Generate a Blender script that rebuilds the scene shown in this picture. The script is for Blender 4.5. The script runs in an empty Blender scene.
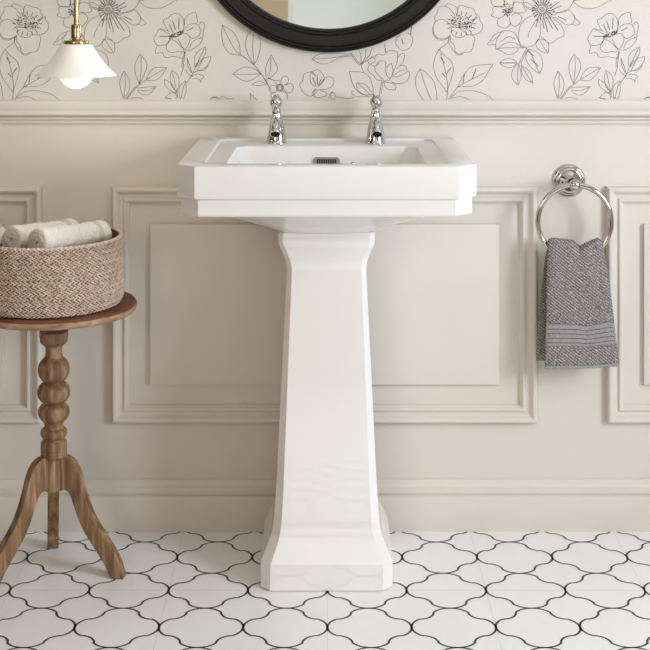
import bpy, bmesh, math, random
from mathutils import Vector, Matrix, noise
random.seed(7)
PI = math.pi
scene = bpy.context.scene
C = scene.collection

# ------------------------------------------------------------------ camera
F, CAM_Z, CAM_D = 1361.0, 1.285, 3.233
cam_d = bpy.data.cameras.new('camera')
cam = bpy.data.objects.new('camera', cam_d); C.objects.link(cam)
cam.location = (0, -CAM_D, CAM_Z); cam.rotation_euler = (PI/2, 0, 0)
cam_d.sensor_width = 36; cam_d.lens = F/650*36
cam_d.shift_y = -334/650
scene.camera = cam
WALL = 0.016                     # y of the plaster face; the baseboard face is y = 0

def sc(d): return F/(CAM_D-d)
def X(px, d): return (px-325)/sc(d)
def Z(py, d): return CAM_Z-(py+9)/sc(d)
def WX(px): return X(px, -WALL)
def WZ(py): return Z(py, -WALL)

# ------------------------------------------------------------------ materials
def lin(c):
    return tuple(((v/255/12.92) if v/255 <= .04045 else ((v/255+.055)/1.055)**2.4) for v in c)+(1,)

def mat(name, rgb, rough=.5, metal=0, spec=.5, **kw):
    m = bpy.data.materials.new(name); m.use_nodes = True
    b = m.node_tree.nodes['Principled BSDF']
    b.inputs['Base Color'].default_value = lin(rgb)
    b.inputs['Roughness'].default_value = rough
    b.inputs['Metallic'].default_value = metal
    b.inputs['Specular IOR Level'].default_value = spec
    for k, v in kw.items():
        b.inputs[k.replace('_', ' ')].default_value = v
    return m

def nodes(m): return m.node_tree.nodes, m.node_tree.links, m.node_tree.nodes['Principled BSDF']

def add_noise(m, c1, c2, scale, detail=4, stretch=(1, 1, 1), bump=0, bdist=.001, coord='Object', ramp=(.35, .65)):
    n, l, b = nodes(m)
    tc = n.new('ShaderNodeTexCoord'); mp = n.new('ShaderNodeMapping'); tx = n.new('ShaderNodeTexNoise')
    rp = n.new('ShaderNodeValToRGB')
    mp.inputs['Scale'].default_value = stretch
    tx.inputs['Scale'].default_value = scale; tx.inputs['Detail'].default_value = detail
    rp.color_ramp.elements[0].position = ramp[0]; rp.color_ramp.elements[1].position = ramp[1]
    rp.color_ramp.elements[0].color = lin(c1); rp.color_ramp.elements[1].color = lin(c2)
    l.new(tc.outputs[coord], mp.inputs['Vector']); l.new(mp.outputs['Vector'], tx.inputs['Vector'])
    l.new(tx.outputs['Fac'], rp.inputs['Fac']); l.new(rp.outputs['Color'], b.inputs['Base Color'])
    if bump:
        bp = n.new('ShaderNodeBump'); bp.inputs['Strength'].default_value = bump; bp.inputs['Distance'].default_value = bdist
        l.new(tx.outputs['Fac'], bp.inputs['Height']); l.new(bp.outputs['Normal'], b.inputs['Normal'])
    return m

M_paint = add_noise(mat('cream_paint', (217, 208, 196), .5, spec=.35), (216, 208, 198), (219, 212, 203), 3)
M_paper = add_noise(mat('wallpaper', (217, 210, 199), .8, spec=.2), (216, 210, 202), (219, 214, 207), 2.2)
M_ink = mat('wallpaper_ink', (86, 79, 71), .9, spec=.1)
M_ceil = mat('ceiling_paint', (238, 236, 232), .8)
M_tile = add_noise(mat('floor_tile', (236, 234, 233), .3, spec=.45), (238, 237, 237), (244, 243, 243), 1.6, 3)
M_line = mat('tile_line', (30, 26, 25), .4)
M_grout = mat('tile_joint', (214, 211, 210), .6)
M_ceramic = mat('ceramic', (232, 230, 227), .12, spec=.5)
M_glaze = mat('polished_ceramic', (246, 243, 241), .01, .12, spec=.5, IOR=1.7)
M_chrome = mat('chrome', (208, 208, 209), .06, 1)
M_nickel = mat('polished_nickel', (196, 190, 186), .08, 1)
M_steel = mat('satin_steel', (150, 150, 150), .3, 1)
M_brass = mat('brushed_brass', (182, 160, 114), .24, 1)
M_black = mat('black_lacquer', (7, 7, 8), .3, spec=.4)
M_dark = mat('dark_hole', (12, 12, 12), .6)
M_glass_mirror = mat('mirror_glass', (236, 238, 236), .015, 1)
M_white = mat('white_woodwork', (238, 236, 232), .4)
M_shade = mat('opal_glass', (250, 247, 242), .3, Emission_Color=lin((255, 243, 228)), Emission_Strength=.10)
M_globe = mat('lit_opal_globe', (252, 249, 243), .3, Emission_Color=lin((255, 246, 232)), Emission_Strength=.3)
M_pane = mat('window_pane', (255, 255, 255), .0, Transmission_Weight=1.0, IOR=1.02)

def wood(name, c1, c2, c3, stretch, scale=18):
    m = mat(name, c2, .55, spec=.3)
    n, l, b = nodes(m)
    tc = n.new('ShaderNodeTexCoord'); mp = n.new('ShaderNodeMapping'); mp.inputs['Scale'].default_value = stretch
    t1 = n.new('ShaderNodeTexNoise'); t1.inputs['Scale'].default_value = scale; t1.inputs['Detail'].default_value = 6
    t1.inputs['Distortion'].default_value = .6
    rp = n.new('ShaderNodeValToRGB'); e = rp.color_ramp.elements
    e[0].position = .3; e[0].color = lin(c1); e[1].position = .72; e[1].color = lin(c3)
    k = e.new(.52); k.color = lin(c2)
    l.new(tc.outputs['Object'], mp.inputs['Vector']); l.new(mp.outputs['Vector'], t1.inputs['Vector'])
    l.new(t1.outputs['Fac'], rp.inputs['Fac']); l.new(rp.outputs['Color'], b.inputs['Base Color'])
    bp = n.new('ShaderNodeBump'); bp.inputs['Strength'].default_value = .35; bp.inputs['Distance'].default_value = .0015
    l.new(t1.outputs['Fac'], bp.inputs['Height']); l.new(bp.outputs['Normal'], b.inputs['Normal'])
    return m
M_wood_v = wood('weathered_wood_upright', (96, 68, 46), (140, 108, 80), (176, 146, 116), (4.5, 4.5, .45), 16)
M_wood_h = wood('weathered_wood_rim', (136, 104, 78), (168, 134, 106), (192, 162, 134), (.6, 5, 5))
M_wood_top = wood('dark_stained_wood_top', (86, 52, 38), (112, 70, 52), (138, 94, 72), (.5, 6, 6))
M_room = mat('beige_plaster', (206, 184, 150), .7)
M_umber = mat('dark_umber_plaster', (104, 82, 62), .7)
M_walnut = wood('dark_walnut', (38, 26, 20), (52, 36, 27), (66, 46, 34), (5, 5, .4))

M_straw = add_noise(mat('woven_straw', (204, 182, 164), .75, spec=.2), (188, 162, 142), (222, 202, 186), 90, 3)
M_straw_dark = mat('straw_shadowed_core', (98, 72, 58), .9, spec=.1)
M_terry = add_noise(mat('cream_terry', (226, 219, 208), .95, spec=.1), (226, 219, 210), (244, 240, 234), 260, 4, bump=.8, bdist=.002)
M_terry_band = add_noise(mat('cream_woven_band', (212, 202, 188), .85, spec=.15), (208, 198, 183), (220, 210, 197), 120, 3)
M_terry.node_tree.nodes['Principled BSDF'].inputs['Sheen Weight'].default_value = .3

def grey_towel():
    m = mat('grey_towelling', (120, 116, 116), .95, spec=.1)
    n, l, b = nodes(m)
    tc = n.new('ShaderNodeTexCoord'); mp = n.new('ShaderNodeMapping')
    mp.inputs['Rotation'].default_value = (0, math.radians(-38), 0)
    sep = n.new('ShaderNodeSeparateXYZ')
    mu = n.new('ShaderNodeMath'); mu.operation = 'MULTIPLY'; mu.inputs[1].default_value = 2*PI/.0058
    sn = n.new('ShaderNodeMath'); sn.operation = 'SINE'
    mu2 = n.new('ShaderNodeMath'); mu2.operation = 'MULTIPLY'; mu2.inputs[1].default_value = 2*PI/.0042
    sn2 = n.new('ShaderNodeMath'); sn2.operation = 'SINE'
    tx = n.new('ShaderNodeTexNoise'); tx.inputs['Scale'].default_value = 420; tx.inputs['Detail'].default_value = 3
    a1 = n.new('ShaderNodeMath'); a1.operation = 'MULTIPLY_ADD'; a1.inputs[1].default_value = .085
    a2 = n.new('ShaderNodeMath'); a2.operation = 'MULTIPLY_ADD'; a2.inputs[1].default_value = .05
    l.new(tc.outputs['Object'], mp.inputs['Vector']); l.new(mp.outputs['Vector'], sep.inputs[0])
    l.new(sep.outputs['Z'], mu.inputs[0]); l.new(mu.outputs[0], sn.inputs[0])
    l.new(sep.outputs['X'], mu2.inputs[0]); l.new(mu2.outputs[0], sn2.inputs[0])
    l.new(tc.outputs['Object'], tx.inputs['Vector'])
    l.new(sn.outputs[0], a1.inputs[0]); l.new(tx.outputs['Fac'], a1.inputs[2])
    l.new(sn2.outputs[0], a2.inputs[0]); l.new(a1.outputs[0], a2.inputs[2])
    rp = n.new('ShaderNodeValToRGB'); e = rp.color_ramp.elements
    e[0].position = .3; e[0].color = lin((78, 73, 74)); e[1].position = .72; e[1].color = lin((190, 183, 181))
    k = e.new(.5); k.color = lin((127, 121, 121))
    l.new(a2.outputs[0], rp.inputs['Fac']); l.new(rp.outputs['Color'], b.inputs['Base Color'])
    bp = n.new('ShaderNodeBump'); bp.inputs['Strength'].default_value = .7; bp.inputs['Distance'].default_value = .0015
    l.new(a2.outputs[0], bp.inputs['Height']); l.new(bp.outputs['Normal'], b.inputs['Normal'])
    return m
M_grey = grey_towel()
M_grey_band = add_noise(mat('grey_woven_border', (150, 146, 147), .85, spec=.15), (140, 136, 137), (160, 156, 156), 200, 3)
M_grey_stitch = mat('dark_grey_stitch', (70, 66, 68), .9, spec=.1)

# ------------------------------------------------------------------ mesh helpers
class MB:
    def __init__(s): s.v, s.f, s.m, s.sm = [], [], [], []
    def add(s, vs, fs, mi=0, smooth=True):
        o = len(s.v); s.v += [tuple(p) for p in vs]
        for f in fs:
            s.f.append(tuple(i+o for i in f)); s.m.append(mi); s.sm.append(smooth)
    def box(s, x0, x1, y0, y1, z0, z1, mi=0):
        vs = [(x, y, z) for x in (x0, x1) for y in (y0, y1) for z in (z0, z1)]
        s.add(vs, [(0, 1, 3, 2), (4, 6, 7, 5), (0, 4, 5, 1), (2, 3, 7, 6), (0, 2, 6, 4), (1, 5, 7, 3)], mi, False)
    def quad(s, a, b, c, d, mi=0): s.add([a, b, c, d], [(0, 1, 2, 3)], mi, False)
    def loft(s, loops, closed=True, cap0=True, cap1=True, mi=0, smooth=True):
        n = len(loops[0]); vs = [p for L in loops for p in L]; fs = []
        for i in range(len(loops)-1):
            for j in range(n if closed else n-1):
                k = (j+1) % n
                fs.append((i*n+j, i*n+k, (i+1)*n+k, (i+1)*n+j))
        if cap0: fs.append(tuple(range(n))[::-1])
        if cap1: fs.append(tuple((len(loops)-1)*n+j for j in range(n)))
        s.add(vs, fs, mi, smooth)
    def lathe(s, prof, n=48, M=None, mi=0, cap=True):
        loops = []
        for r, z in prof:
            L = [Vector((r*math.cos(2*PI*j/n), r*math.sin(2*PI*j/n), z)) for j in range(n)]
            if M: L = [M @ p for p in L]
            loops.append(L)
        s.loft(loops, True, cap, cap, mi)
    def tube(s, pts, rad, n=16, closed=False, cap=True, mi=0):
        pts = [Vector(p) for p in pts]; N = len(pts)
        if not hasattr(rad, '__len__'): rad = [rad]*N
        loops = []; up = None
        for i, p in enumerate(pts):
            a = pts[(i-1) % N] if (closed or i > 0) else p
            b = pts[(i+1) % N] if (closed or i < N-1) else p
            t = (b-a).normalized()
            if up is None:
                up = Vector((0, 0, 1)) if abs(t.z) < .9 else Vector((1, 0, 0))
            x = t.cross(up).normalized(); up = x.cross(t).normalized()
            loops.append([p+(x*math.cos(2*PI*j/n)+up*math.sin(2*PI*j/n))*rad[i] for j in range(n)])
        if closed: loops.append(loops[0])
        s.loft(loops, True, cap and not closed, cap and not closed, mi)
    def ball(s, c, r, n=24, m=12, sx=1, sy=1, sz=1, mi=0):
        prof = [(max(1e-5, r*math.sin(PI*i/m)), -r*math.cos(PI*i/m)) for i in range(m+1)]
        s.lathe(prof, n, Matrix.Translation(c) @ Matrix.Diagonal((sx, sy, sz, 1)), mi)
    def build(s, name, mats, parent=None, bevel=0, seg=3, angle=35, loc=(0, 0, 0), recalc=True, weld=False):
        me = bpy.data.meshes.new(name); me.from_pydata(s.v, [], s.f)
        for m in (mats if isinstance(mats, (list, tuple)) else [mats]): me.materials.append(m)
        me.polygons.foreach_set('material_index', s.m)
        me.polygons.foreach_set('use_smooth', s.sm)
        if recalc or weld:
            bm = bmesh.new(); bm.from_mesh(me)
            if weld: bmesh.ops.remove_doubles(bm, verts=bm.verts, dist=1e-5)
            if recalc: bmesh.ops.recalc_face_normals(bm, faces=bm.faces)
            bm.to_mesh(me); bm.free()
        me.set_sharp_from_angle(angle=math.radians(angle))
        me.update()
        o = bpy.data.objects.new(name, me); C.objects.link(o); o.location = loc
        if parent: o.parent = parent
        if bevel:
            b = o.modifiers.new('bevel', 'BEVEL'); b.width = bevel; b.segments = seg; b.limit_method = 'ANGLE'
            b.angle_limit = math.radians(28); b.harden_normals = True
        return o

def thing(name, label, cat, loc=(0, 0, 0), group=None):
    o = bpy.data.objects.new(name, None); C.objects.link(o); o.location = loc
    o.empty_display_size = .05
    o['label'] = label; o['category'] = cat
    if group: o['group'] = group
    return o
def tag(o, label, cat, group=None):
    o['label'] = label; o['category'] = cat
    if group: o['group'] = group
    return o
def struct(o, label=None, cat=None):
    o['kind'] = 'structure'
    if label: o['label'] = label
    if cat: o['category'] = cat
    return o

def catmull(pts, k=4):
    if len(pts) < 3: return list(pts)
    P = [pts[0]]+list(pts)+[pts[-1]]; out = []
    for i in range(1, len(P)-2):
        p0, p1, p2, p3 = P[i-1], P[i], P[i+1], P[i+2]
        for j in range(k):
            t = j/k
            out.append(tuple(.5*((2*b)+(-a+c)*t+(2*a-5*b+4*c-d)*t*t+(-a+3*b-3*c+d)*t**3) for a, b, c, d in zip(p0, p1, p2, p3)))
    out.append(tuple(pts[-1])); return out

def ribbon(mb, pts, w, to3, mi=0):
    """flat inked line: pts in 2-D, to3 maps 2-D to 3-D"""
    n = len(pts); L = []; R = []
    for i in range(n):
        a = pts[max(0, i-1)]; b = pts[min(n-1, i+1)]
        dx, dy = b[0]-a[0], b[1]-a[1]; q = math.hypot(dx, dy) or 1
        ww = w(i/(n-1) if n > 1 else 0) if callable(w) else w
        nx, ny = -dy/q*ww/2, dx/q*ww/2
        L.append(to3(pts[i][0]+nx, pts[i][1]+ny)); R.append(to3(pts[i][0]-nx, pts[i][1]-ny))
    mb.add(L+R, [(i, i+1, n+i+1, n+i) for i in range(n-1)], mi, False)

# ------------------------------------------------------------------ room
XL, XR, YF, ZC = -1.75, 2.05, -4.15, 2.55
DADO_TOP = WZ(100)

# --- floor with its printed lattice
fl = MB()
fl.quad((XL, YF, 0), (XR, YF, 0), (XR, WALL+.01, 0), (XL, WALL+.01, 0), 0)
P = .1701
NX0, NY0 = X(327.3, .3143), -.3146
def lattice_edge():
    pts = []
    r = .254; a1 = math.asin(.208/r)
    A = [(r-r*math.cos(a1*i/6), r*math.sin(a1*i/6)) for i in range(7)]
    ax, ay = A[-1]; B = (.5-ay, .5-ax); rr = B[0]-ax
    mid = [(ax+rr*math.sin(PI/2*i/6), B[1]-rr*math.cos(PI/2*i/6)) for i in range(1, 6)]
    # centre of the hollow arc lies up-left of its chord
    Cc = [(.5-y, .5-x) for x, y in A[::-1]]
    return A, mid, Cc
LA, LM, LC = lattice_edge()
for i in range(-11, 13):
    for j in range(-24, 4):
        for sx in (1, -1):
            for sy in (1, -1):
                f2 = lambda p: (NX0+(i+sx*p[0])*P, NY0+(j+sy*p[1])*P)
                cx, cy = f2((.25, .25))
                if not (XL < cx < XR and YF < cy < WALL): continue
                full = [f2(p) for p in LA+LM+LC]
                full = [p for p in full if p[1] < WALL-.001]
                if len(full) < 2: continue
                ribbon(fl, full, lambda t: .0047, lambda a, b: (a, b, .0003), 1)
for i in range(-10, 11, 2):
    x = NX0+i*P
    fl.quad((x-.0004, YF, .0002), (x+.0004, YF, .0002), (x+.0004, 0, .0002), (x-.0004, 0, .0002), 2)
for j in range(-24, 3, 2):
    y = NY0+j*P
    if YF < y < 0: fl.quad((XL, y-.0007, .0002), (XR, y-.0007, .0002), (XR, y+.0007, .0002), (XL, y+.0007, .0002), 2)
struct(fl.build('floor', [M_tile, M_line, M_grout], recalc=False))

# --- wallpaper drawing, traced as strokes in photo pixels
def cr(x0, y0, k, *strokes): return [[(x0+x/k, y0+y/k) for x, y in s] for s in strokes]
S_rep = []          # the motif that repeats every 434 px
K = 5.909
S_rep += cr(400, 0, K,
 [(210,125),(204,102),(222,72),(228,42),(262,36),(295,52),(325,92)],
 [(270,36),(280,22),(305,27),(330,40),(342,62),(338,86)],
 [(340,80),(345,42),(365,30),(395,42),(420,47),(441,62),(444,80),(456,86),(448,102),(428,126)],
 [(425,132),(465,98),(472,120),(488,145),(485,172),(465,195),(438,205),(412,196)],
 [(300,215),(300,246),(320,268),(326,300),(346,318),(380,310),(414,305),(430,284),(436,256),(442,230),(430,210),(396,204)],
 [(290,215),(286,246),(300,276),(320,306),(346,326),(376,316)],
 [(300,150),(272,122),(240,114),(208,130),(196,160),(200,196),(222,224),(255,230),(284,219),(299,205)],
 [(194,160),(196,200),(222,232),(258,236),(285,221)],
 [(305,165),(304,195),(325,216),(360,222),(385,210),(392,192),(370,182),(352,166),(328,160),(305,165)],
 [(298,210),(278,255),(232,290)],
 [(232,290),(206,340),(199,400),(214,455),(246,502),(278,545)],
 [(232,290),(264,330),(300,360),(315,405),(305,460),(288,508),(279,545)],
 [(240,312),(256,370),(270,430),(280,490),(281,545),(275,592)],
 [(340,515),(366,460),(410,402),(460,385),(550,380)], [(550,380),(520,425),(490,475),(432,508),(382,511),(340,515)],
 [(340,515),(420,470),(500,430)], [(288,592),(312,550),(346,508)],
 [(300,576),(340,546),(400,535),(470,545),(520,566),(552,592)], [(300,582),(350,570),(382,576),(412,592)],
 [(120,405),(95,450),(92,500),(110,550),(140,592)], [(120,405),(160,435),(200,482),(214,540),(220,592)],
 [(120,410),(140,480),(165,545),(187,592)],
 [(240,340),(262,372)], [(250,430),(268,455)], [(300,400),(272,440)], [(380,440),(372,492)], [(450,405),(425,470)])
for k in range(150):
    a = random.uniform(0, 2*PI); r = math.sqrt(random.random())
    x, y = 362+62*r*math.cos(a), 138+50*r*math.sin(a)
    if y > 165 and 300 < x < 385: continue
    S_rep += cr(400, 0, K, [(x, y), (x+random.uniform(-9, 9), y+random.uniform(-9, 9))])
for a0 in range(16):
    a = a0/16*2*PI
    S_rep += cr(400, 0, K, [(362+66*math.cos(a), 140+52*math.sin(a)), (362+88*math.cos(a), 140+74*math.sin(a))])
S_rep += cr(480, 0, K,
 [(60,-10),(80,35),(130,40),(147,22),(138,-12),(100,-28),(60,-10)],
 [(130,38),(92,37),(74,55),(80,75),(63,88),(86,100),(115,108),(140,95),(150,80)],
 [(112,105),(103,130),(114,156),(150,166),(171,150),(178,130),(170,100)],
 [(178,130),(190,150),(215,155),(246,118),(240,90),(210,78),(185,94)],
 [(192,70),(204,15),(248,20),(262,45)], [(195,70),(235,76),(272,66),(262,45)],
 [(150,30),(140,-10),(170,-40),(205,-15),(190,35)],
 [(345,85),(290,100),(250,130),(230,180),(228,240),(248,270),(285,278),(322,264),(350,225),(358,180),(357,120),(360,85)],
 [(358,215),(385,235),(410,255),(440,245),(460,225),(490,215),(497,190),(480,150),(450,120),(420,95),(398,76)],
 [(430,92),(462,76),(520,58),(545,80),(560,105),(548,140),(515,148),(485,130),(455,108),(435,104)],
 [(545,80),(575,120),(592,138),(562,150),(548,140)],
 [(405,75),(450,75),(500,70),(530,45),(545,20),(556,-4),(548,-40),(500,-60),(440,-40),(395,30)],
 [(335,60),(290,55),(265,32),(258,2),(300,-8),(345,35)], [(335,62),(300,48),(275,40)], [(330,52),(290,20),(262,14)],
 [(345,30),(300,-30),(290,-90),(330,-120),(370,-100),(385,-50),(375,25)],
 [(385,30),(400,-40),(430,-90),(470,-95),(480,-60),(445,-30)],
 [(548,5),(562,20),(600,43),(650,52),(700,40),(750,12),(785,-10),(720,-14),(640,-8),(548,5)],
 [(130,185),(170,180),(208,200),(230,240),(241,275)],
 [(130,185),(100,230),(94,290),(140,260),(180,250),(215,258),(240,275),(275,285)],
 [(94,290),(150,282),(275,283)], [(94,290),(125,300),(150,318),(190,320),(220,302),(226,286)],
 [(130,185),(86,205),(60,240),(44,265),(92,262)], [(60,250),(100,222),(122,206)], [(120,250),(170,215),(210,235)],
 [(345,230),(330,255),(345,290),(400,315),(405,260),(382,236),(345,230)], [(350,235),(375,275),(400,312)],
 [(277,285),(252,330),(230,375)], [(283,288),(262,330),(240,376)],
 [(290,290),(270,330),(280,370),(310,405),(352,437)], [(352,437),(370,385),(360,332),(330,305),(290,290)], [(290,295),(320,360),(350,432)],
 [(220,370),(190,350),(150,349),(115,372)], [(115,372),(150,396),(190,397),(220,370)], [(120,372),(210,372)],
 [(228,375),(195,410),(188,460),(225,503)], [(225,503),(242,465),(240,420),(228,375)], [(228,385),(222,440),(224,495)],
 [(245,378),(248,430),(270,470),(312,490)], [(312,490),(305,450),(285,415),(245,385)], [(250,395),(280,445),(308,486)],
 [(280,300),(318,330)], [(300,350),(345,390)],
 [(330,120),(290,190),(285,220)], [(345,110),(330,160)], [(380,110),(400,190)], [(395,105),(430,170)], [(410,100),(462,180)], [(370,120),(378,170)],
 [(460,96),(510,120)], [(420,60),(480,35)], [(415,48),(470,10)])
for k in range(20):
    a = 2*PI*k/20+.1; r1 = random.uniform(48, 72)
    x, y = 367+26*math.cos(a), 55+26*math.sin(a); x2, y2 = 367+r1*math.cos(a+.06), 55+r1*math.sin(a+.06)
    S_rep += cr(480, 0, K, [(x, y), (x2, y2)], [(x2-4, y2), (x2, y2+4), (x2+4, y2), (x2, y2-4), (x2-4, y2)])
S_rep += cr(480, 0, K, [(367+25*math.cos(i*.4), 55+25*math.sin(i*.4)) for i in range(17)],
            [(367+18*math.cos(i*.5)*(1-i/40), 55+18*math.sin(i*.5)*(1-i/40)) for i in range(36)])
for k in range(50):
    a = random.uniform(0, 2*PI); r = 30*math.sqrt(random.random())
    S_rep += cr(480, 0, K, [(160+r*math.cos(a), 60+1.2*r*math.sin(a)), (160+r*math.cos(a)+random.uniform(-10, 10), 60+1.2*r*math.sin(a)+random.uniform(-10, 10))])
S_rep += cr(480, 0, K, [(160+9*math.cos(i*.5), 62+11*math.sin(i*.5)) for i in range(14)])
S_rep += cr(550, 0, 6.19,
 [(325,195),(305,160),(293,125),(320,113),(345,90),(375,82),(400,95),(418,125),(420,165),(412,195)],
 [(425,155),(425,120),(450,90),(490,75),(500,105),(505,135),(490,148)],
 [(415,205),(425,175),(460,150),(500,150),(520,175),(520,210),(500,230),(470,238),(455,225)],
 [(515,155),(530,135),(548,155),(540,200),(536,235),(520,228)],
 [(330,195),(300,185),(270,178),(250,210),(233,240),(255,280),(300,278),(325,265),(333,240)], [(275,180),(310,200),(335,212)],
 [(332,245),(312,285),(320,315),(350,325),(385,318),(410,322),(420,305),(395,280),(370,255),(345,246)],
 [(385,240),(400,270),(425,305),(455,262),(455,226),(435,208),(410,210)],
 [(455,300),(470,265),(500,242),(536,235),(520,270),(490,295),(458,310),(430,308)],
 [(255,280),(245,330),(285,325),(305,355),(360,350),(420,360),(425,320)],
 [(430,315),(421,370),(416,420),(400,470)], [(424,320),(412,372),(408,420)],
 [(150,335),(120,390),(120,450),(145,520)], [(145,520),(180,450),(190,390),(150,335)], [(155,350),(155,440),(146,515)],
 [(185,495),(215,440),(250,418),(315,418)], [(315,418),(275,475),(235,500),(185,495)], [(190,492),(250,455),(305,422)],
 [(130,545),(170,540),(250,535)], [(250,535),(210,580),(165,586),(130,560)], [(135,555),(185,562),(240,540)],
 [(50,440),(25,500),(30,555),(50,612)], [(50,440),(85,500),(80,560),(52,608)], [(55,455),(58,530),(50,600)],
 [(70,614),(110,560),(150,520),(186,494)], [(62,614),(100,560),(130,530)],
 [(90,612),(110,604),(150,606),(170,614)],
 [(345,435),(335,490),(350,540),(375,570)], [(345,435),(385,470),(390,520),(377,570)], [(350,450),(366,520),(376,565)],
 [(300,490),(305,530),(340,562),(372,578)], [(300,490),(345,520),(374,575)],
 [(305,605),(340,572),(370,582),(385,604)], [(305,605),(345,614)],
 [(430,500),(396,530),(390,575),(400,614)], [(430,500),(435,560),(418,614)], [(425,515),(410,570),(405,612)],
 [(372,612),(380,580),(376,566)], [(435,515),(455,488),(472,460),(500,400),(520,370)],
 [(554,288),(505,320),(486,360),(490,412)], [(554,288),(555,325),(530,372),(496,414)], [(548,300),(520,355),(494,408)],
 [(588,350),(545,360),(520,400),(502,438)], [(588,350),(580,382),(550,420),(502,442)],
 [(470,460),(500,440),(545,435),(572,405)], [(440,360),(446,410),(468,452)], [(440,360),(462,420),(470,450)],
 [(430,430),(445,455),(470,470)], [(455,482),(500,458),(546,474),(528,488),(526,510),(514,490),(470,484)],
 [(590,614),(600,600),(612,606),(620,598),(632,612)],
 [(350,130),(370,185)], [(330,150),(352,200)], [(390,110),(388,180)], [(440,190),(480,170)], [(270,225),(325,225)])
for k in range(95):
    t = random.uniform(-1, 1); q = random.uniform(-1, 1)
    x, y = 372+40*t, 215-17*t+14*q
    S_rep += cr(550, 0, 6.19, [(x, y), (x+random.uniform(-7, 7), y+random.uniform(-7, 7))])
S_rep += cr(210, 20, K,
 [(72,30),(70,100),(85,160),(120,198),(180,208)], [(180,208),(172,140),(145,80),(110,50),(72,30)], [(72,30),(110,110),(150,180),(188,211)],
 [(185,208),(260,265),(310,330),(340,380),(362,412)], [(195,213),(266,272),(318,340),(345,382)],
 [(262,262),(225,205),(210,145),(225,85),(255,55)], [(255,55),(290,95),(298,150),(286,215),(262,262)], [(258,80),(252,160),(262,255)],
 [(135,318),(175,290),(220,278),(265,290),(300,318)], [(300,318),(255,350),(215,362),(170,345),(135,318)], [(140,319),(220,322),(298,317)],
 [(335,362),(328,290),(345,240),(362,205)], [(362,205),(385,250),(400,290),(375,325),(342,352)], [(360,225),(358,290),(342,355)],
 [(335,376),(295,363),(265,370),(250,382)], [(250,382),(290,388),(335,380)],
 [(418,375),(422,345),(445,330),(463,345),(460,370),(438,384)], [(440,385),(475,375),(493,392),(485,420),(460,430),(434,412)],
 [(430,422),(455,435),(455,472)], [(395,415),(375,432),(350,415),(358,390),(390,388)], [(395,382),(375,355),(345,345),(380,356),(415,360)],
 [(385,425),(360,440),(370,472)],
 [(413+22*math.cos(i*.45), 400+22*math.sin(i*.45)) for i in range(15)], [(413+10*math.cos(i*.5), 400+10*math.sin(i*.5)) for i in range(14)],
 [(235,432),(242,455),(236,474)], [(235,432),(258,455),(280,474)], [(0,470),(25,455),(50,466),(75,450),(100,463),(140,466)],
 [(600,305),(555,320),(548,360),(530,385),(555,430),(600,450),(640,410)], [(600,305),(625,330)])
for k in range(14):
    a = k/14*2*PI
    S_rep += cr(210, 20, K, [(413+14*math.cos(a), 400+14*math.sin(a)), (413+23*math.cos(a+.15), 400+23*math.sin(a+.15))])
S_rep += cr(310, 20, 5.417,
 [(10,212),(45,187),(100,180),(190,185),(225,182)], [(10,212),(60,238),(110,230),(160,205),(222,195)], [(15,212),(110,206),(215,190)],
 [(35,362),(8,345),(0,302),(20,276),(50,270),(72,300),(78,320),(56,355)], [(45,362),(80,316),(110,308),(130,325),(120,360),(82,376),(50,376)],
 [(30,372),(10,400),(40,420),(85,410),(90,395),(52,380)], [(35,372),(20,392),(25,410)], [(40,300),(40,350)], [(60,320),(45,355)], [(15,310),(32,355)],
 [(100,425),(108,402),(122,388),(138,410),(130,432)], [(122,388),(112,410),(118,432)], [(140,416),(200,425),(240,418)],
 [(213,278),(290,285),(330,325),(346,402)], [(346,402),(290,405),(245,370),(225,330),(213,278)],
 [(255,340),(290,370),(330,408)], [(252,345),(262,385),(312,412)], [(255,340),(300,350),(340,400)], [(235,380),(225,396),(260,415),(335,412)],
 [(325,240),(312,265),(330,290),(345,300),(365,325),(410,330),(435,318),(450,272),(441,236)],
 [(320,240),(315,215),(345,205),(352,225),(328,240),(350,252),(356,282),(400,326)],
 [(350,205),(365,185),(400,190),(420,170),(450,165),(475,180),(470,230),(455,275),(435,318)],
 [(360,235),(385,220),(410,230),(410,260),(430,240),(446,235)], [(355,250),(375,232)], [(410,262),(415,300),(435,318)],
 [(470,265),(485,250),(515,248),(525,280),(480,305),(445,308)], [(525,280),(541,287),(525,330),(480,345),(440,335)],
 [(470,235),(480,195),(510,180),(505,225),(485,248)], [(450,300),(490,275),(515,270)],
 [(388,335),(380,380),(374,432)], [(396,335),(390,370),(388,400)], [(400,335),(415,372),(460,380)], [(460,380),(465,352),(430,340),(402,335)],
 [(225,180),(260,225),(275,242),(290,282)], [(218,182),(250,225),(270,248)], [(275,240),(276,195),(262,160)], [(275,240),(300,200),(300,160)],
 [(275,240),(320,195),(336,150)], [(280,240),(330,205),(350,195)],
 [(470,95),(465,130),(500,165),(540,150),(557,110),(545,80),(520,70)], [(470,95),(490,80)], [(404,130),(410,175)], [(545,80),(550,35)],
 [(495,100),(505,130)])

wb = MB()
yb = WALL
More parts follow.
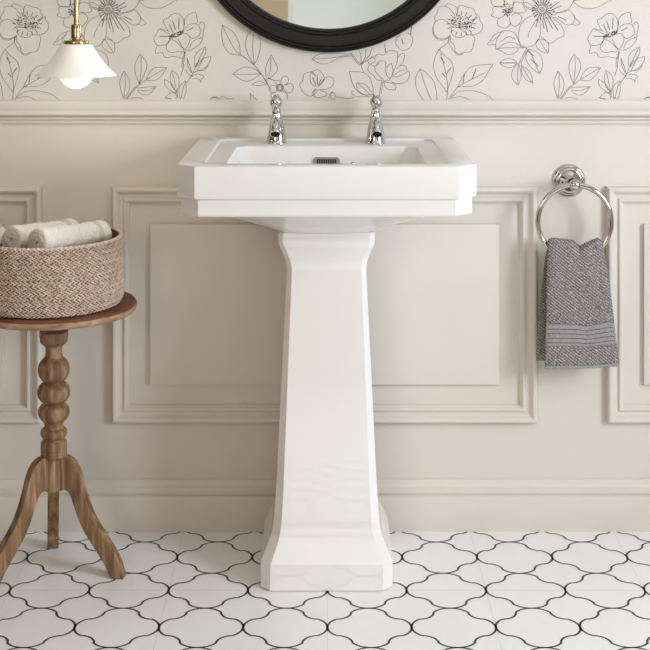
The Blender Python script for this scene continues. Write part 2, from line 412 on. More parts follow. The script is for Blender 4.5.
# the wall body: paint below the rail, wallpaper above
wb.quad((XL, yb, -.02), (XR, yb, -.02), (XR, yb, DADO_TOP-.02), (XL, yb, DADO_TOP-.02), 0)
wb.quad((XL, yb, DADO_TOP-.02), (XR, yb, DADO_TOP-.02), (XR, yb, ZC+.05), (XL, yb, ZC+.05), 1)
wb.quad((XL, yb+.12, -.02), (XR, yb+.12, -.02), (XR, yb+.12, ZC+.05), (XL, yb+.12, ZC+.05), 0)
to_wall = lambda a, b: (WX(a), yb-.0006, WZ(b))
strokes = [catmull(s, 3) for s in S_rep]
for (oy, shift) in ((0, 0), (-150, 217), (-300, 0), (-450, 217)):
    for ox in range(-3, 3):
        for s in strokes:
            x0 = s[0][0]+ox*434+shift; x1 = WX(x0)
            if not (XL+.03 < x1 < XR-.03): continue
            q = [(a+ox*434+shift, b+oy) for a, b in s if b < 104 and (oy == 0 or b < 101)]
            if len(q) < 2: continue
            if WZ(min(b for a, b in q)) > ZC: continue
            ribbon(wb, q, .36 if len(q) > 2 else .62, to_wall, 2)
struct(wb.build('wall_back', [M_paint, M_paper, M_ink], recalc=False))

def wall_with_openings(name, axis, pos, thick, a0, a1, openings, m):
    b = MB()
    def bx(p0, p1, z0, z1):
        if axis == 'x': b.box(min(pos, pos+thick), max(pos, pos+thick), p0, p1, z0, z1)
        else: b.box(p0, p1, min(pos, pos+thick), max(pos, pos+thick), z0, z1)
    p = a0
    for o0, o1, oz0, oz1 in openings:
        bx(p, o0, -.02, ZC+.05); bx(o0, o1, -.02, oz0); bx(o0, o1, oz1, ZC+.05); p = o1
    bx(p, a1, -.02, ZC+.05)
    return struct(b.build(name, m))
WR = dict(z0=.80, z1=1.95, y0=-2.35, y1=-1.25)
WF = dict(z0=.75, z1=2.15, x0=-.205, x1=1.4)
WS = dict(z0=1.15, z1=2.30, x0=-1.60, x1=-.72)  # unseen opening, made up to hold the warm left fill
wall_with_openings('wall_right', 'x', XR, .15, YF-.15, WALL+.12, [(WR['y0'], WR['y1'], WR['z0'], WR['z1'])], M_paint)
wall_with_openings('wall_front', 'y', YF, -.15, XL, XR, [(q['x0'], q['x1'], q['z0'], q['z1']) for q in (WS, WF)], M_room)
wl = MB(); wl.box(XL-.12, XL, YF-.15, WALL+.12, -.02, ZC+.05); struct(wl.build('wall_left', M_umber))
dr = MB(); dr.box(XL, XL+.03, -2.75, -1.75, 0, 2.1)
for a, b_, c, d in ((-2.65, -2.30, .15, .9), (-2.20, -1.85, .15, .9), (-2.65, -2.30, 1.05, 1.95), (-2.20, -1.85, 1.05, 1.95)):
    dr.box(XL+.03, XL+.04, a, b_, c, d)
dro = struct(dr.build('added_dark_door', M_walnut, bevel=.004))  # unseen door, added as something dark for the chrome to reflect
dh = MB(); dh.tube([(XL+.03, -1.83, 1.0), (XL+.09, -1.83, 1.0)], .008); dh.ball((XL+.095, -1.83, 1.0), .026)
dh.build('door_knob', M_brass, dro)
ce = MB(); ce.box(XL-.12, XR+.15, YF-.15, WALL+.12, ZC, ZC+.1); struct(ce.build('ceiling', M_ceil))

def window(name, axis, pos, thick, o0, o1, z0, z1, w=.045):
    b = MB()
    d0, d1 = (pos+thick*.25, pos+thick*.75) if thick > 0 else (pos+thick*.75, pos+thick*.25)
    def bx(mb, p0, p1, q0, q1, e0=d0, e1=d1):
        if axis == 'x': mb.box(e0, e1, p0, p1, q0, q1)
        else: mb.box(p0, p1, e0, e1, q0, q1)
    bx(b, o0, o0+w, z0, z1); bx(b, o1-w, o1, z0, z1); bx(b, o0+w, o1-w, z0, z0+w); bx(b, o0+w, o1-w, z1-w, z1)
    m = (o0+o1)/2; bx(b, m-.02, m+.02, z0+w, z1-w)
    o = struct(b.build(name, M_white, bevel=.004))
    p = MB(); e = (d0+d1)/2; bx(p, o0+w, o1-w, z0+w, z1-w, e-.002, e+.002)
    p.build('window_glass', M_pane, o)
    return o
window('window_1', 'x', XR, .15, WR['y0'], WR['y1'], WR['z0'], WR['z1'])
window('window_2', 'y', YF, -.15, WF['x0'], WF['x1'], WF['z0'], WF['z1'], .032)
window('added_fill_window', 'y', YF, -.15, WS['x0'], WS['x1'], WS['z0'], WS['z1'])  # added window, a frame for the warm fill light

# --- horizontal mouldings on the back wall
def run(name, prof):
    """prof: (z, protrusion from plaster)"""
    b = MB()
    L = [[(XL, WALL-p, z) for z, p in prof], [(XR, WALL-p, z) for z, p in prof]]
    b.loft(L, True, True, True)
    return struct(b.build(name, M_paint, angle=24))
h = lambda py: WZ(py)
def cove(z0, p0, z1, p1, n, sgn):
    out = []
    for i in range(n+1):
        t = i/n; a = t*PI/2
        out.append((z0+(z1-z0)*t, p0+(p1-p0)*(math.sin(a) if sgn > 0 else 1-math.cos(a))))
    return out
T = h(100)
run('trim_1', [(T, 0), (T, .008), (h(101), .010)] + cove(h(102), .010, h(108.5), .021, 6, -1) +
    cove(h(109), .024, h(112), .030, 5, 1) + [(h(113.5), .0295), (h(114.6), .027), (h(115.2), .0235), (h(115.4), .013), (h(116.4), .013),
    (h(116.5), .016), (h(117.2), .018), (h(118.4), .018), (h(119), .016), (h(119.1), .009), (h(120.2), .009), (h(120.4), .011), (h(123.2), .009), (h(123.8), .006), (h(123.8), 0)])
B = lambda py: Z(py, 0)
run('baseboard_back', [(B(481.3), 0), (B(481.3), .005), (B(482.6), .0065)] + cove(B(484.5), .007, B(488), .012, 4, -1) + [(B(488.3), .0135), (B(492), .0145), (B(494.3), .0135),
    (B(494.8), .011), (B(496.2), .011), (B(496.4), .0155), (B(497.2), .016), (0.0, .016), (0.0, 0)])

# --- applied panel frames and raised fields
def panel(name, x0, x1, y0, y1, ix, iy0, iy1):
    b = MB()
    prof = [(0, 0), (0, .009), (.0015, .0125), (.0045, .015), (.0085, .0155), (.012, .0142), (.0155, .0105), (.0195, .0075), (.0245, .0062),
            (.0275, .0062), (.0278, .0085), (.030, .0100), (.0335, .0100), (.0358, .0085), (.0375, .0055), (.0405, .004), (.041, 0)]
    prof = [(o, p*1.35) for o, p in prof]
    X0, X1, Z0, Z1 = WX(x0), WX(x1), WZ(y1), WZ(y0)
    loops = [[(X0+o, WALL-p, Z0+o), (X1-o, WALL-p, Z0+o), (X1-o, WALL-p, Z1-o), (X0+o, WALL-p, Z1-o)] for o, p in prof]
    b.loft(loops, True, False, False)
    o = struct(b.build(name, M_paint, angle=24))
    f = MB()
    FX0, FX1, FZ0, FZ1 = WX(x0+ix), WX(x1-ix), WZ(iy1), WZ(iy0)
    loops = [[(FX0+k, WALL-p, FZ0+k), (FX1-k, WALL-p, FZ0+k), (FX1-k, WALL-p, FZ1-k), (FX0+k, WALL-p, FZ1-k)] for k, p in
             ((0, 0), (0, .0105), (.0008, .0116), (.0026, .0122))]
    f.loft(loops, True, False, True, smooth=False)
    f.build('raised_field', M_paint, o)
    return o
panel('trim_2', 112.5, 536.5, 186, 421.5, 38, 223.5, 383.5)
panel('trim_3', 606, 990, 186, 421.5, 37, 223.5, 383.5)
panel('trim_4', -382, 42.5, 186, 421.5, 38, 223.5, 383.5)

# ------------------------------------------------------------------ pedestal sink
CX = X(326.6, .3)
sink = thing('pedestal_sink', 'white ceramic pedestal sink with two chrome taps standing against the panelled wall', 'sink', (CX, 0, 0))
def oct_loop(hx, df, db, c, z, bulge=0, cb=0.0, sub=8):
    cb = cb or .004
    co = [(-hx, -df+c), (-hx+c, -df), (hx-c, -df), (hx, -df+c), (hx, -db-cb), (hx-cb, -db), (-hx+cb, -db), (-hx, -db-cb)]
    pts = []
    for i in range(8):
        a, b = co[i], co[(i+1) % 8]
        for j in range(sub):
            t = j/sub; x, y = a[0]+(b[0]-a[0])*t, a[1]+(b[1]-a[1])*t
            if bulge and i == 1: y -= bulge*(1-(2*t-1)**2)
            pts.append((x, y, z))
    return pts
ba = MB()
spec = [  # hx, front depth, back depth, corner, height, front bulge, back corner
 (.070, .225, .060, .012, .7555, .008, .01), (.1005, .2545, .050, .0105, .7562, .012, .01), (.1055, .2625, .040, .013, .7595, .016, .012),
 (.125, .292, .020, .034, .768, .014, .012), (.172, .352, .0, .050, .789, .008, .012), (.222, .420, -.012, .052, .815, .004, .01), (.262, .478, -.0145, .05, .8335, 0, .006),
 (.2915, .519, -.0145, .037, .8345, 0, 0), (.2935, .5215, -.0145, .037, .8375, 0, 0), (.2935, .5215, -.0145, .037, .8680, 0, 0), (.2955, .5235, -.0145, .037, .8700, 0, 0),
 (.2995, .5285, -.0145, .038, .8715, 0, 0), (.3015, .5305, -.0145, .0385, .8760, 0, 0), (.3015, .5305, -.0145, .0385, .9320, 0, 0),
 (.3003, .5293, -.0145, .0385, .9355, 0, 0), (.2975, .5265, -.0140, .0380, .9370, 0, 0),
 (.2530, .4900, .018, .028, .9370, 0, .02), (.2505, .4875, .0205, .027, .9362, 0, .02), (.2480, .4850, .023, .026, .9318, 0, .02), (.2455, .4825, .0255, .026, .9306, 0, .02),
 (.2110, .4660, .104, .030, .9302, 0, .024), (.2065, .4620, .108, .030, .9280, 0, .024), (.2040, .4590, .111, .030, .9220, 0, .024),
 (.1960, .4460, .122, .036, .8950, 0, .032), (.1820, .4250, .138, .050, .8600, 0, .048), (.1450, .3850, .168, .06, .8230, 0, .06), (.0900, .3250, .220, .04, .8090, 0, .035)]
ba.loft([oct_loop(a, b, c, d, z, bu, cb) for a, b, c, d, z, bu, cb in spec], True, True, True)
basin = ba.build('basin', M_ceramic, sink, angle=32)
pe = MB()
ped = [(.142, .323, .045, .0215, 0), (.142, .323, .045, .0215, .003), (.142, .323, .045, .0215, .0555), (.1405, .3215, .045, .0213, .0600), (.137, .317, .046, .021, .066), (.129, .304, .048, .020, .082), (.1215, .2905, .051, .0185, .098), (.118, .2845, .053, .0178, .108), (.1160, .2815, .055, .0172, .120),
       (.1145, .2795, .055, .017, .140), (.0880, .2360, .070, .0112, .668), (.0885, .2365, .070, .0112, .682), (.0905, .2390, .070, .0112, .692), (.098, .2475, .066, .0110, .712), (.1035, .2535, .062, .0108, .724), (.1055, .2555, .060, .0105, .732), (.106, .256, .06, .0105, .737),
       (.106, .256, .06, .0105, .753), (.1045, .2545, .061, .0105, .7565)]
ped = [(.138, .319, .049, .0200, 0), (.138, .319, .049, .0200, .0022), (.142, .323, .045, .0215, .0030), (.142, .323, .045, .0215, .0575)] + catmull([(.142, .323, .045, .0215, .0575), (.1395, .3195, .0455, .0212, .0615), (.131, .306, .047, .020, .080), (.1215, .2915, .051, .0186, .1005),
    (.1165, .2835, .0545, .0175, .120), (.1135, .2785, .056, .0169, .148), (.1095, .2720, .058, .0160, .210)], 5) + catmull([(.0895, .2390, .069, .0116, .630), (.0880, .2362, .070, .0112, .664), (.0886, .2368, .0695, .0111, .680), (.0915, .2400, .069, .0111, .694), (.098, .2475, .066, .0110, .712), (.1035, .2535, .062, .0108, .726), (.1056, .2557, .060, .0105, .736)], 5) + [
    (.106, .256, .06, .0105, .740), (.106, .256, .06, .0105, .753), (.1045, .2545, .061, .0105, .7565)]
pe.loft([oct_loop(a, b, c, d, z, 0, .012, 1) for a, b, c, d, z in ped], True, True, True)
pedestal = pe.build('pedestal', M_glaze, sink, bevel=.0022, seg=3, angle=30)

# overflow in the back wall of the bowl
ov = MB(); ow, oh = .0305, .0125
def plate(mb, hw, hh, t, c, mi):
    co = [(-hw, -hh+c), (-hw+c, -hh), (hw-c, -hh), (hw, -hh+c), (hw, hh-c), (hw-c, hh), (-hw+c, hh), (-hw, hh-c)]
    mb.loft([[(x, 0, z) for x, z in co], [(x, -t, z) for x, z in co], [(x*.97, -t-.001, z*.94) for x, z in co]], True, True, True, mi, False)
plate(ov, ow, oh, .003, .006, 0)
for i in range(9):
    x = -.0205+i*.0051
    ov.box(x-.0019, x+.0019, -.0048, -.0015, -.0085, .0078, 1)
ovo = ov.build('overflow_grille', [M_steel, M_dark], basin)
ovo.location = (X(326.5, .13)-CX, -.1245, .8925); ovo.rotation_euler = (math.radians(-20), 0, 0)
ovo['label'] = 'chrome slotted overflow grille'
cs = MB(); cs.ball((0, 0, 0), .006, 16, 8, 1, .6, .8)
cso = cs.build('chain_stay', M_chrome, basin); cso.location = (X(353, .13)-CX, -.1265, .8905); cso['label'] = 'small chrome boss'

def tap(px):
    x = X(px, .066)-CX; y = -.066; z0 = .9306
    b = MB()
    b.lathe([(.0238, 0), (.0242, .0015), (.0242, .0035), (.0228, .0055), (.0222, .010), (.0205, .020), (.0185, .032), (.0160, .044), (.0132, .056),
             (.0112, .066), (.0100, .074), (.0106, .0755), (.0108, .078), (.0100, .0795), (.0088, .081), (.0080, .088), (.0078, .094)], 40)
    root = b.build('tap', M_chrome, sink, loc=(x, y, z0), angle=40)
    root['label'] = 'chrome bell-shaped basin tap'
    s = MB()
    pts = catmull([(0, -.004, .046), (0, -.024, .0535), (0, -.046, .056), (0, -.066, .0525), (0, -.080, .0445), (0, -.0845, .0345)], 5)
    n = len(pts)
    s.tube(pts, [.0105+.0008*math.sin(PI*i/(n-1)) for i in range(n)], 24)
    p0 = Vector(pts[-1]); dr = Vector((0, -math.cos(math.radians(47)), -math.sin(math.radians(47))))
    M = Matrix.Translation(p0) @ dr.to_track_quat('Z', 'Y').to_matrix().to_4x4()
    s.lathe([(.0105, -.004), (.0122, -.003), (.0128, 0), (.0128, .005), (.0120, .0062), (.0104, .0062), (.0102, .0050)], 32, M)
    s.lathe([(.0001, .0051), (.0103, .0051)], 32, M, 1)
    s.build('spout', [M_chrome, M_dark], root, angle=40)
    hd = MB()
    hd.lathe([(.0070, .090), (.0105, .0915), (.0118, .096), (.0118, .101), (.0105, .1055), (.0072, .1075), (.0072, .1115), (.0060, .1135), (.0001, .1140)], 32)
    hd.tube([(0, -.006, .0985), (0, -.030, .0985)], [.0062, .0050], 16)
    hd.ball((0, -.038, .0985), .0148, 28, 16)
    hd.tube([(0, .006, .0985), (0, .022, .0985)], [.0062, .0050], 16); hd.ball((0, .026, .0985), .0085, 20, 12)
    hd.build('handle', M_chrome, root, angle=40)
tap(276.6); tap(375.6)

# ------------------------------------------------------------------ mirror
MD = .012
mcx, mcz = X(328.6, MD), Z(-93, MD); MR = 145.9/sc(MD)
mir = thing('mirror', 'round mirror in a moulded black frame hung above the sink', 'mirror', (mcx, WALL, mcz))
fr = MB()
k = MR
prof = [(k-.002, 0), (k, .003), (k, .014), (k-.0012, .0175), (k-.004, .019), (k-.0072, .0175), (k-.0082, .0205), (k-.0105, .0225), (k-.0128, .0215), (k-.0138, .0190), (k-.0150, .0235), (k-.018, .026), (k-.024, .0265),
        (k-.036, .0225), (k-.0395, .0215), (k-.0402, .0180), (k-.0412, .0180), (k-.0420, .0205), (k-.0445, .0220), (k-.0475, .0205), (k-.0485, .0165), (k-.0495, .0165), (k-.0505, .018), (k-.053, .018), (k-.0558, .0140), (k-.0570, .009), (k-.0580, 0)]
RX = Matrix.Rotation(PI/2, 4, 'X')
fr.lathe(prof, 128, RX, 0, False)
fr.build('mirror_frame', M_black, mir, angle=30)
gl = MB(); gl.lathe([(k-.054, 0), (k-.054, .009), (.0001, .009)], 128, RX)
gl.build('mirror_glass', M_glass_mirror, mir, angle=30)

# ------------------------------------------------------------------ pendant lamp
PD = .30; s_ = sc(PD)
pz = lambda py: Z(py, PD)
pen = thing('pendant_lamp', 'brass pendant lamp with flared white opal shade hanging in front of the wallpaper', 'pendant lamp', (X(76.2, PD), -PD, 0))
def lat(name, prof, m, n=48, parent=pen, angle=40, cap=True):
    b = MB(); b.lathe(prof, n, None, 0, cap); return b.build(name, m, parent, angle=angle)
u = 1/s_
lat('rod', [(2.3*u, pz(26)), (2.3*u, ZC-.02)], M_brass, 20)
lat('ceiling_canopy', [(.001, ZC-.03), (.03, ZC-.028), (.045, ZC-.018), (.05, ZC)], M_brass)
lat('socket', [(3.6*u, pz(43)), (4.6*u, pz(40.5)), (4.8*u, pz(39.2)), (4.3*u, pz(38.6)), (4.3*u, pz(38)), (5.2*u, pz(37.4)), (5.25*u, pz(25.4)), (4.9*u, pz(24.6)), (2.3*u, pz(24.3))], M_brass)
lat('flange', [(3*u, pz(44.2)), (12.3*u, pz(44.2)), (12.6*u, pz(43.8)), (12.6*u, pz(41.0)), (12.2*u, pz(40.5)), (4*u, pz(40.3))], M_brass)
outer = [(12.0, 44.0), (15.2, 44.3), (16.4, 45.6), (18.4, 49), (21.2, 53.4), (24.4, 58), (28.2, 63), (32.4, 67.6), (36.6, 71.5), (39.6, 74.3), (40.3, 75.4)]
inner = [(39.9, 75.8), (38.9, 75.2), (35.6, 72), (31.4, 68.3), (27.2, 63.8), (23.4, 58.8), (20.2, 54.2), (17.4, 49.8), (15.2, 46.4), (12, 45.4)]
lat('lamp_shade', [(r*u, pz(y)) for r, y in outer+inner], M_shade, 96, angle=60, cap=False)
gb = MB(); gb.ball((0, 0, pz(70.2)), 18.2*u, 40, 24); gb.build('globe_bulb', M_globe, pen)
gb = MB(); gb.lathe([(6*u, pz(58)), (6*u, pz(44.2))], 24); gb.build('bulb_holder', M_white, pen)

# ------------------------------------------------------------------ towel ring
TD = .060
tr = thing('towel_ring', 'polished round towel ring on a stepped wall plate right of the sink', 'towel ring', (X(570, .0), WALL, Z(181.3, 0)))
bp_ = MB()
bp_.lathe([(.0392, 0), (.0392, .003), (.0375, .0062), (.0335, .0085), (.0325, .0085), (.0322, .0110), (.0300, .0135), (.0262, .0150), (.0248, .0150), (.0244, .0180), (.0220, .0205), (.0180, .0225),
           (.0130, .0260), (.0105, .0320), (.0092, .0420), (.0092, .0520)], 56, RX)
bp_.build('wall_plate', M_nickel, tr, angle=35)
kn = MB()
yk = -TD-WALL
kn.lathe([(.0092, .050), (.0118, .053), (.0130, .058)], 32, RX, 0, False)
kn.ball((0, -(TD+WALL), 0), .0135, 28, 16, 1, 1.05, 1)
kn.lathe([(.009, TD+WALL+.009), (.0088, TD+WALL+.0135), (.0070, TD+WALL+.0150), (.0001, TD+WALL+.0155)], 28, RX)
kn.build('knob', M_nickel, tr, angle=40)
RR = .0857
rg = MB()
ringc = Vector((0, yk, -RR))
rg.tube([ringc+Vector((RR*math.sin(2*PI*i/96), 0, RR*math.cos(2*PI*i/96))) for i in range(96)], .0062, 20, True)
rg.build('ring', M_nickel, tr)

# ------------------------------------------------------------------ hand towel through the ring
DFr, DBk = .083, .034
def front_edge(t):      # t: 0 top .. 1 bottom  -> left px, right px
    L = catmull([(548.4,), (547.2,), (546.6,), (545.8,), (545.0,)], 6); R = catmull([(601.5,), (607.2,), (611.5,), (615.4,), (619.0,)], 6)
    i = t*(len(L)-1); a = int(min(len(L)-2, i)); f = i-a
    return L[a][0]*(1-f)+L[a+1][0]*f, R[a][0]*(1-f)+R[a+1][0]*f
def top_py(u):
    q = [(0, 241), (.04, 238.4), (.12, 238.0), (.45, 240.3), (.53, 243.5), (.585, 246.2), (.70, 243.2), (.82, 240.2), (.93, 238.0), (1, 240.8)]
    for (a, ya), (b, yb_) in zip(q, q[1:]):
        if a <= u <= b:
            t = (u-a)/(b-a); return ya+(yb_-ya)*t
    return 240
def bot_py(u): return 369.0-3.0*u+1.0*math.sin(PI*u)
def S(u, v):
    """v in [0,1] front flap from fold down; v in [-1,0] back flap"""
    if v >= 0:
        L, R = front_edge(v); px = L+(R-L)*u
        py = top_py(u)+(bot_py(u)-top_py(u))*v
        d = DFr-.006*v
        crease = math.exp(-((u-.56+.03*v)/.085)**2)*math.exp(-v*7)
        d -= .012*crease
        d += .0035*math.sin(u*5.2+1.0)*v + .0018*math.sin(u*11+2)*math.exp(-v*2)
        d += .0016*noise.noise((u*4, v*5, 3.1))
        d -= .010*(abs(2*u-1)**6)*(1-.45*v)
        r = min(1, v/.045)                       # rounding over the fold
        d = d-(1-math.sin(r*PI/2))*.022
    else:
        w = -v
        L = 547.5-11.0*min(1, w*1.05)-1.5*math.sin(w*PI); R = 601+9*w
        if w < .15: L = 548.4+(L-548.4)*(w/.15)**.6
        px = L+(R-L)*u
        py = top_py(u)+(360.5-1.5*u-top_py(u))*w
        d = DBk+.004*math.sin(u*4+.5)*w+.010*math.exp(-w*7)
        d += .0014*noise.noise((u*4, w*5, 8.1))
        r = min(1, w/.05)
        d = d+(1-math.sin(r*PI/2))*.014
    return (X(px, d), -d, Z(py, d))
def patch(mb, v0, v1, nv, nu=56):
    vs = [S(i/nu, v0+(v1-v0)*j/nv) for j in range(nv+1) for i in range(nu+1)]
    n = nu+1
    mb.add(vs, [(j*n+i, j*n+i+1, (j+1)*n+i+1, (j+1)*n+i) for j in range(nv) for i in range(nu)])
ht = thing('hanging_towel', 'grey ribbed hand towel with a flat striped border folded through the towel ring', 'towel', (X(580, .06), -.06, Z(369, .06)))
base_inv = Matrix.Translation(-Vector(ht.location))
def towel_piece(name, rngs, m, th, deco=None):
    b = MB()
    for a, c, n in rngs: patch(b, a, c, n)
    b.v = [tuple(base_inv @ Vector(p)) for p in b.v]
    if deco: deco(b)
    o = b.build(name, m, ht, weld=True, angle=60, recalc=False)
    return o
def solid(o, t):
    s = o.modifiers.new('thickness', 'SOLIDIFY'); s.thickness = t; s.offset = 0
VB0, VB1, VH = .655, .825, .975
body = towel_piece('towel_body', [(-1, VB0, 110), (VB1, VH, 14)], M_grey, .005); solid(body, .0055)
def stitches(b):
    for vv in (.694, .728, .763, .797):
        n = 34
        for i in range(n):
            u0, u1 = .015+(i+.18)*.97/n, .015+(i+.86)*.97/n
            for a, c in ((u0, u1),):
                p = [base_inv @ (Vector(S(uu, vq))+Vector((0, -.0026, 0))) for uu, vq in ((a, vv-.0035), (c, vv-.0035), (c, vv+.0035), (a, vv+.0035))]
                b.add(p, [(0, 1, 2, 3)], 1, False)
band = towel_piece('towel_border', [(VB0, VB1, 16)], [M_grey_band, M_grey_stitch], .004)
solid(band, .0042)
st = MB(); stitches(st)
sto = st.build('border_stitching', M_grey_stitch, band, recalc=False)
sto.location = (0, 0, 0)
hem = towel_piece('hem', [(VH, 1, 4)], M_grey_band, .006); solid(hem, .0062)

# ------------------------------------------------------------------ side table
TBD = .228
tcx = X(53.8, TBD)
tab = thing('side_table', 'small round wooden tripod side table with a bobbin-turned column', 'side table', (tcx, -TBD, 0))
TZ = .5985
tp = MB()
tp.lathe([(.001, TZ-.0215), (.168, TZ-.0215), (.1765, TZ-.0200), (.1808, TZ-.0155), (.1825, TZ-.0105), (.1818, TZ-.0055), (.1788, TZ-.0012), (.1745, TZ), (.001, TZ)], 96)
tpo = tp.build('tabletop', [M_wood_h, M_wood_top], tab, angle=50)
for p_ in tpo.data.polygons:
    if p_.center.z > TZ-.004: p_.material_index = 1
ss = sc(TBD); cz = lambda py: Z(py, TBD)
colp = [(14.2, 331), (14.2, 336.5), (13.6, 338.5), (13.8, 339.4), (13.3, 341.8), (11.6, 343.6), (9.4, 345.2), (8.3, 348), (8.2, 353), (8.8, 356.2), (9.9, 357.6),
        (12.6, 360.2), (14.8, 364), (15.7, 368.8), (15.1, 373.6), (13.0, 378), (10.4, 381), (10.1, 381.9), (12.0, 383), (14.8, 386), (16.5, 391), (15.6, 396), (13.0, 400), (10.4, 402.4), (10.3, 403.2),
        (12.6, 404.6), (14.9, 407.6), (15.6, 411.6), (14.6, 416), (12.0, 419.6), (9.8, 421.8), (9.3, 424), (9.4, 426.6), (10.2, 427.8), (12.4, 429), (13.3, 431.8), (12.8, 435), (11, 437.2), (10.2, 438.2), (11.2, 439.6), (12.6, 441.6), (13.0, 444), (13.0, 449.2), (12.5, 449.8), (13.0, 450.4), (12.9, 452.2), (12.4, 452.8), (12.8, 453.4), (12.6, 455),
        (10.4, 457.6), (10.2, 459), (10.2, 486), (9.4, 488.6)]
dense = catmull(colp, 3)
lat('column', [(max(.5, r)/ss, cz(y)) for r, y in dense[::-1]], M_wood_v, 48, tab, angle=45)
def leg(ang):
    out = catmull([(.012, .262), (.026, .2615), (.040, .256), (.0525, .243), (.0620, .222), (.0705, .190), (.0815, .156), (.0975, .122), (.1190, .090), (.1400, .058), (.1540, .030), (.1615, 0)], 4)
    inn = catmull([(.012, .190), (.0215, .190), (.0315, .188), (.0400, .179), (.0475, .160), (.0570, .132), (.0710, .102), (.0890, .074), (.1080, .046), (.1225, .022), (.1320, 0)], 4)
    n = 44
    def res(c):
        L = [0]
        for a, b in zip(c, c[1:]): L.append(L[-1]+math.dist(a, b))
        o = []
        for i in range(n+1):
            q = L[-1]*i/n; j = 0
            while j < len(L)-2 and L[j+1] < q: j += 1
            f = (q-L[j])/((L[j+1]-L[j]) or 1); o.append(tuple(a+(b-a)*f for a, b in zip(c[j], c[j+1])))
        return o
    A, Bn = res(out), res(inn); w = .0125
    loops = []
    for (ra, za), (rb, zb) in zip(A, Bn):
        loops.append([(ra, -w, za), (ra, w, za), (rb, w, zb), (rb, -w, zb)])
    b = MB(); b.loft(loops, True, True, True)
    o = b.build('leg', M_wood_v, tab, bevel=.0022, seg=2, angle=30)
    o.rotation_euler = (0, 0, ang)
for a in (-8, 102, 215): leg(math.radians(a))

# ------------------------------------------------------------------ basket on the table
BD = .234
bx0 = X(47.6, BD); BR, BH = .1635, .150
bas = thing('woven_basket', 'round braided straw basket holding rolled towels on the wooden side table', 'basket', (bx0, -BD, TZ))
core = MB()
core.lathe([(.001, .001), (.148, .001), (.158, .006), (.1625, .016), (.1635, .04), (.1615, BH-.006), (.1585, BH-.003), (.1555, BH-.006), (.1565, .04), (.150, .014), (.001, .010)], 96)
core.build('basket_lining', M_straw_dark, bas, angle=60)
wv = MB(); ROWS, NA = 13, 96
ball_t = []
mm, nn = 4, 6
for i in range(mm+1):
    for j in range(nn):
        a = PI*i/mm; ball_t.append((math.cos(a), math.sin(a)*math.cos(2*PI*j/nn), math.sin(a)*math.sin(2*PI*j/nn)))
ball_f = [(i*nn+j, i*nn+(j+1) % nn, (i+1)*nn+(j+1) % nn, (i+1)*nn+j) for i in range(mm) for j in range(nn)]
rh = (BH-.006)/ROWS
def brad(z):
    t = z/BH
    r = .1650-.0022*t
    if z < .02: r -= .011*(1-z/.02)**2
    return r
for k in range(ROWS):
    zc = .003+rh*(k+.5); off = .5*random.random()
    for a0 in range(NA):
        for sgn in (1, -1):
            th = (a0+off+(.5 if sgn > 0 else 0)+random.uniform(-.06, .06))/NA*2*PI
            z = zc+sgn*rh*.25+random.uniform(-.0003, .0003); r = brad(z)+random.uniform(-.0004, .0004)
            q = math.radians(-24*sgn+random.uniform(-5, 5)); la, lb, lc = .0078, .0021, .0024
            vs = []
            for bx_, by_, bz_ in ball_t:
                du = bx_*la; dv = by_*lb; dn = bz_*lc
                t = du*math.cos(q)-dv*math.sin(q); zz = du*math.sin(q)+dv*math.cos(q)
                ang = th+t/r
                vs.append(((r+dn)*math.cos(ang), (r+dn)*math.sin(ang), max(.0005, z+zz)))
            wv.add(vs, ball_f)
wv.build('braided_wall', M_straw, bas, recalc=False, angle=180)
rm = MB(); rr_ = brad(BH)-.003
pts = []
NR = 420
rm.tube([((rr_)*math.cos(2*PI*i/NR), (rr_)*math.sin(2*PI*i/NR), BH-.0035+.0008*math.sin(i*2*PI*104/NR)) for i in range(NR)], [.0034+.0006*math.sin(i*2*PI*104/NR+1) for i in range(NR)], 10, True)
rm.build('rim', M_straw, bas)

# rolled towels
def rolled(px0, d0, px1, d1, R, zc, zc1, label, seed, turns=3.0):
    a = Vector((X(px0, d0), -d0, zc)); b = Vector((X(px1, d1), -d1, zc1)); L = (b-a).length
    ax = (b-a).normalized()
    root = thing('rolled_towel', label, 'rolled towel', tuple(a-Vector((0, 0, R))), 'rolled cream towels in the basket')
    th = .0052
    n = int(turns*30)
    core_r = .0045
    cl = []
    for i in range(n+1):
        t = i/n; an = t*turns*2*PI
        r = core_r+(R-th-core_r)*t
        cl.append((r, an+seed))
    def ringpts(s, rs):
        pts = []
        o_, i_ = [], []
        for r, an in cl:
            o_.append((r+th*.92, an)); i_.append((r-th*.92, an))
        tip = (cl[-1][0], cl[-1][1]+.12)
        for r, an in o_+[tip]+i_[::-1]:
            rr = r*rs
            pts.append((rr*math.cos(an), rr*math.sin(an)))
        return pts
    side = ax.cross(Vector((0, 0, 1))).normalized(); up = side.cross(ax).normalized()
    def mk(name, s0, s1, m, amp, grow, ends):
        mb = MB(); loops = []; ns = max(4, int((s1-s0)*L/.004))
        for k in range(ns+1):
            s = s0+(s1-s0)*k/ns
            e = min(s, 1-s)*L
            rs = 1-.10*max(0, 1-e/.010)**2 if ends else 1
            loop = []
            for x, y in ringpts(s, rs*grow):
                p = side*x+up*y+ax*(s*L)
                nz = noise.noise((p*130)+Vector((seed*7, 0, 0)))*amp+noise.noise(p*38+Vector((0, seed*5, 0)))*amp*1.1
                q = math.hypot(x, y)
                p = p+(side*x+up*y)/max(q, .002)*nz
                p.z += -.0025*math.sin(s*PI)
                loop.append(p+Vector((0, 0, R)))
            loops.append(loop)
        mb.loft(loops, True, True, True)
        return mb.build(name, m, root, angle=70)
    mk('towel_roll', 0, .80, M_terry, .0016, 1, True)
    bb = mk('woven_band', .80, .875, M_terry_band, .0003, .975, False)
    mk('roll_end', .875, 1, M_terry, .0016, 1, True)
    return root
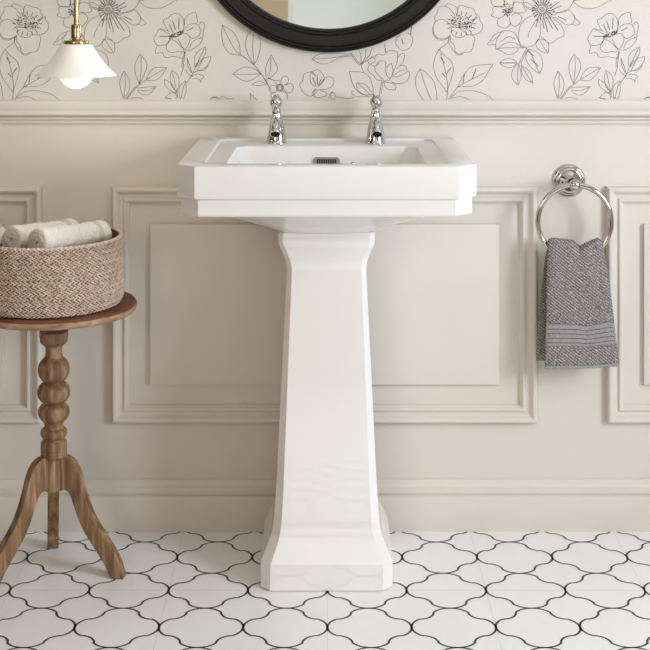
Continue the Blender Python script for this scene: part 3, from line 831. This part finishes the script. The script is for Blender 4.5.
rolled(37.5, .345, 103, .190, .0365, .7500, .7400, 'cream rolled towel nearest the right rim of the braided basket', 3.9)
rolled(12.0, .298, 72, .130, .0350, .7480, .7360, 'cream rolled towel in the middle of the basket between two other rolls', 4.3)
rolled(-8.5, .255, 1.5, .175, .0265, .7380, .7330, 'cream rolled towel cut off by the left edge of the photo', 5.2)

# ------------------------------------------------------------------ light
w = bpy.data.worlds.new('world'); scene.world = w; w.use_nodes = True
wn, wlk = w.node_tree.nodes, w.node_tree.links
bg = wn['Background']
tc = wn.new('ShaderNodeTexCoord'); tx = wn.new('ShaderNodeTexNoise'); tx.inputs['Scale'].default_value = 7; tx.inputs['Detail'].default_value = 1
rp = wn.new('ShaderNodeValToRGB')
rp.color_ramp.elements[0].position = .42; rp.color_ramp.elements[0].color = lin((214, 216, 200))
rp.color_ramp.elements[1].position = .56; rp.color_ramp.elements[1].color = lin((250, 251, 248))
wlk.new(tc.outputs['Generated'], tx.inputs['Vector']); wlk.new(tx.outputs['Fac'], rp.inputs['Fac']); wlk.new(rp.outputs['Color'], bg.inputs['Color'])
bg.inputs['Strength'].default_value = .85

def area(name, loc, rot, sx, sy, power, col):
    l = bpy.data.lights.new(name, 'AREA'); l.shape = 'RECTANGLE'; l.size = sx; l.size_y = sy; l.energy = power; l.color = col
    o = bpy.data.objects.new(name, l); C.objects.link(o); o.location = loc; o.rotation_euler = rot
    return o
area('daylight_right_window', (XR+.02, (WR['y0']+WR['y1'])/2, (WR['z0']+WR['z1'])/2), (0, PI/2, 0), WR['z1']-WR['z0']-.1, WR['y1']-WR['y0']-.1, 60, (.90, .985, 1.08))
area('added_warm_fill', ((WS['x0']+WS['x1'])/2, YF+.02, (WS['z0']+WS['z1'])/2), (PI/2, 0, 0), WS['x1']-WS['x0']-.1, WS['z1']-WS['z0']-.1, 17, (1, .84, .62))  # added warm fill that lightens the left wall and the shadows

lb = bpy.data.lights.new('lamp_bulb_light', 'POINT'); lb.energy = .6; lb.color = (1, .88, .74); lb.shadow_soft_size = .02
lo = bpy.data.objects.new('lamp_bulb_light', lb); C.objects.link(lo); lo.location = (X(76.2, PD), -PD, Z(91, PD)-.02); lo.parent = None
scene.view_settings.view_transform = 'Standard'
scene.view_settings.look = 'None'
scene.view_settings.exposure = 0.05
scene.view_settings.gamma = 1
scene.view_settings.use_curve_mapping = False
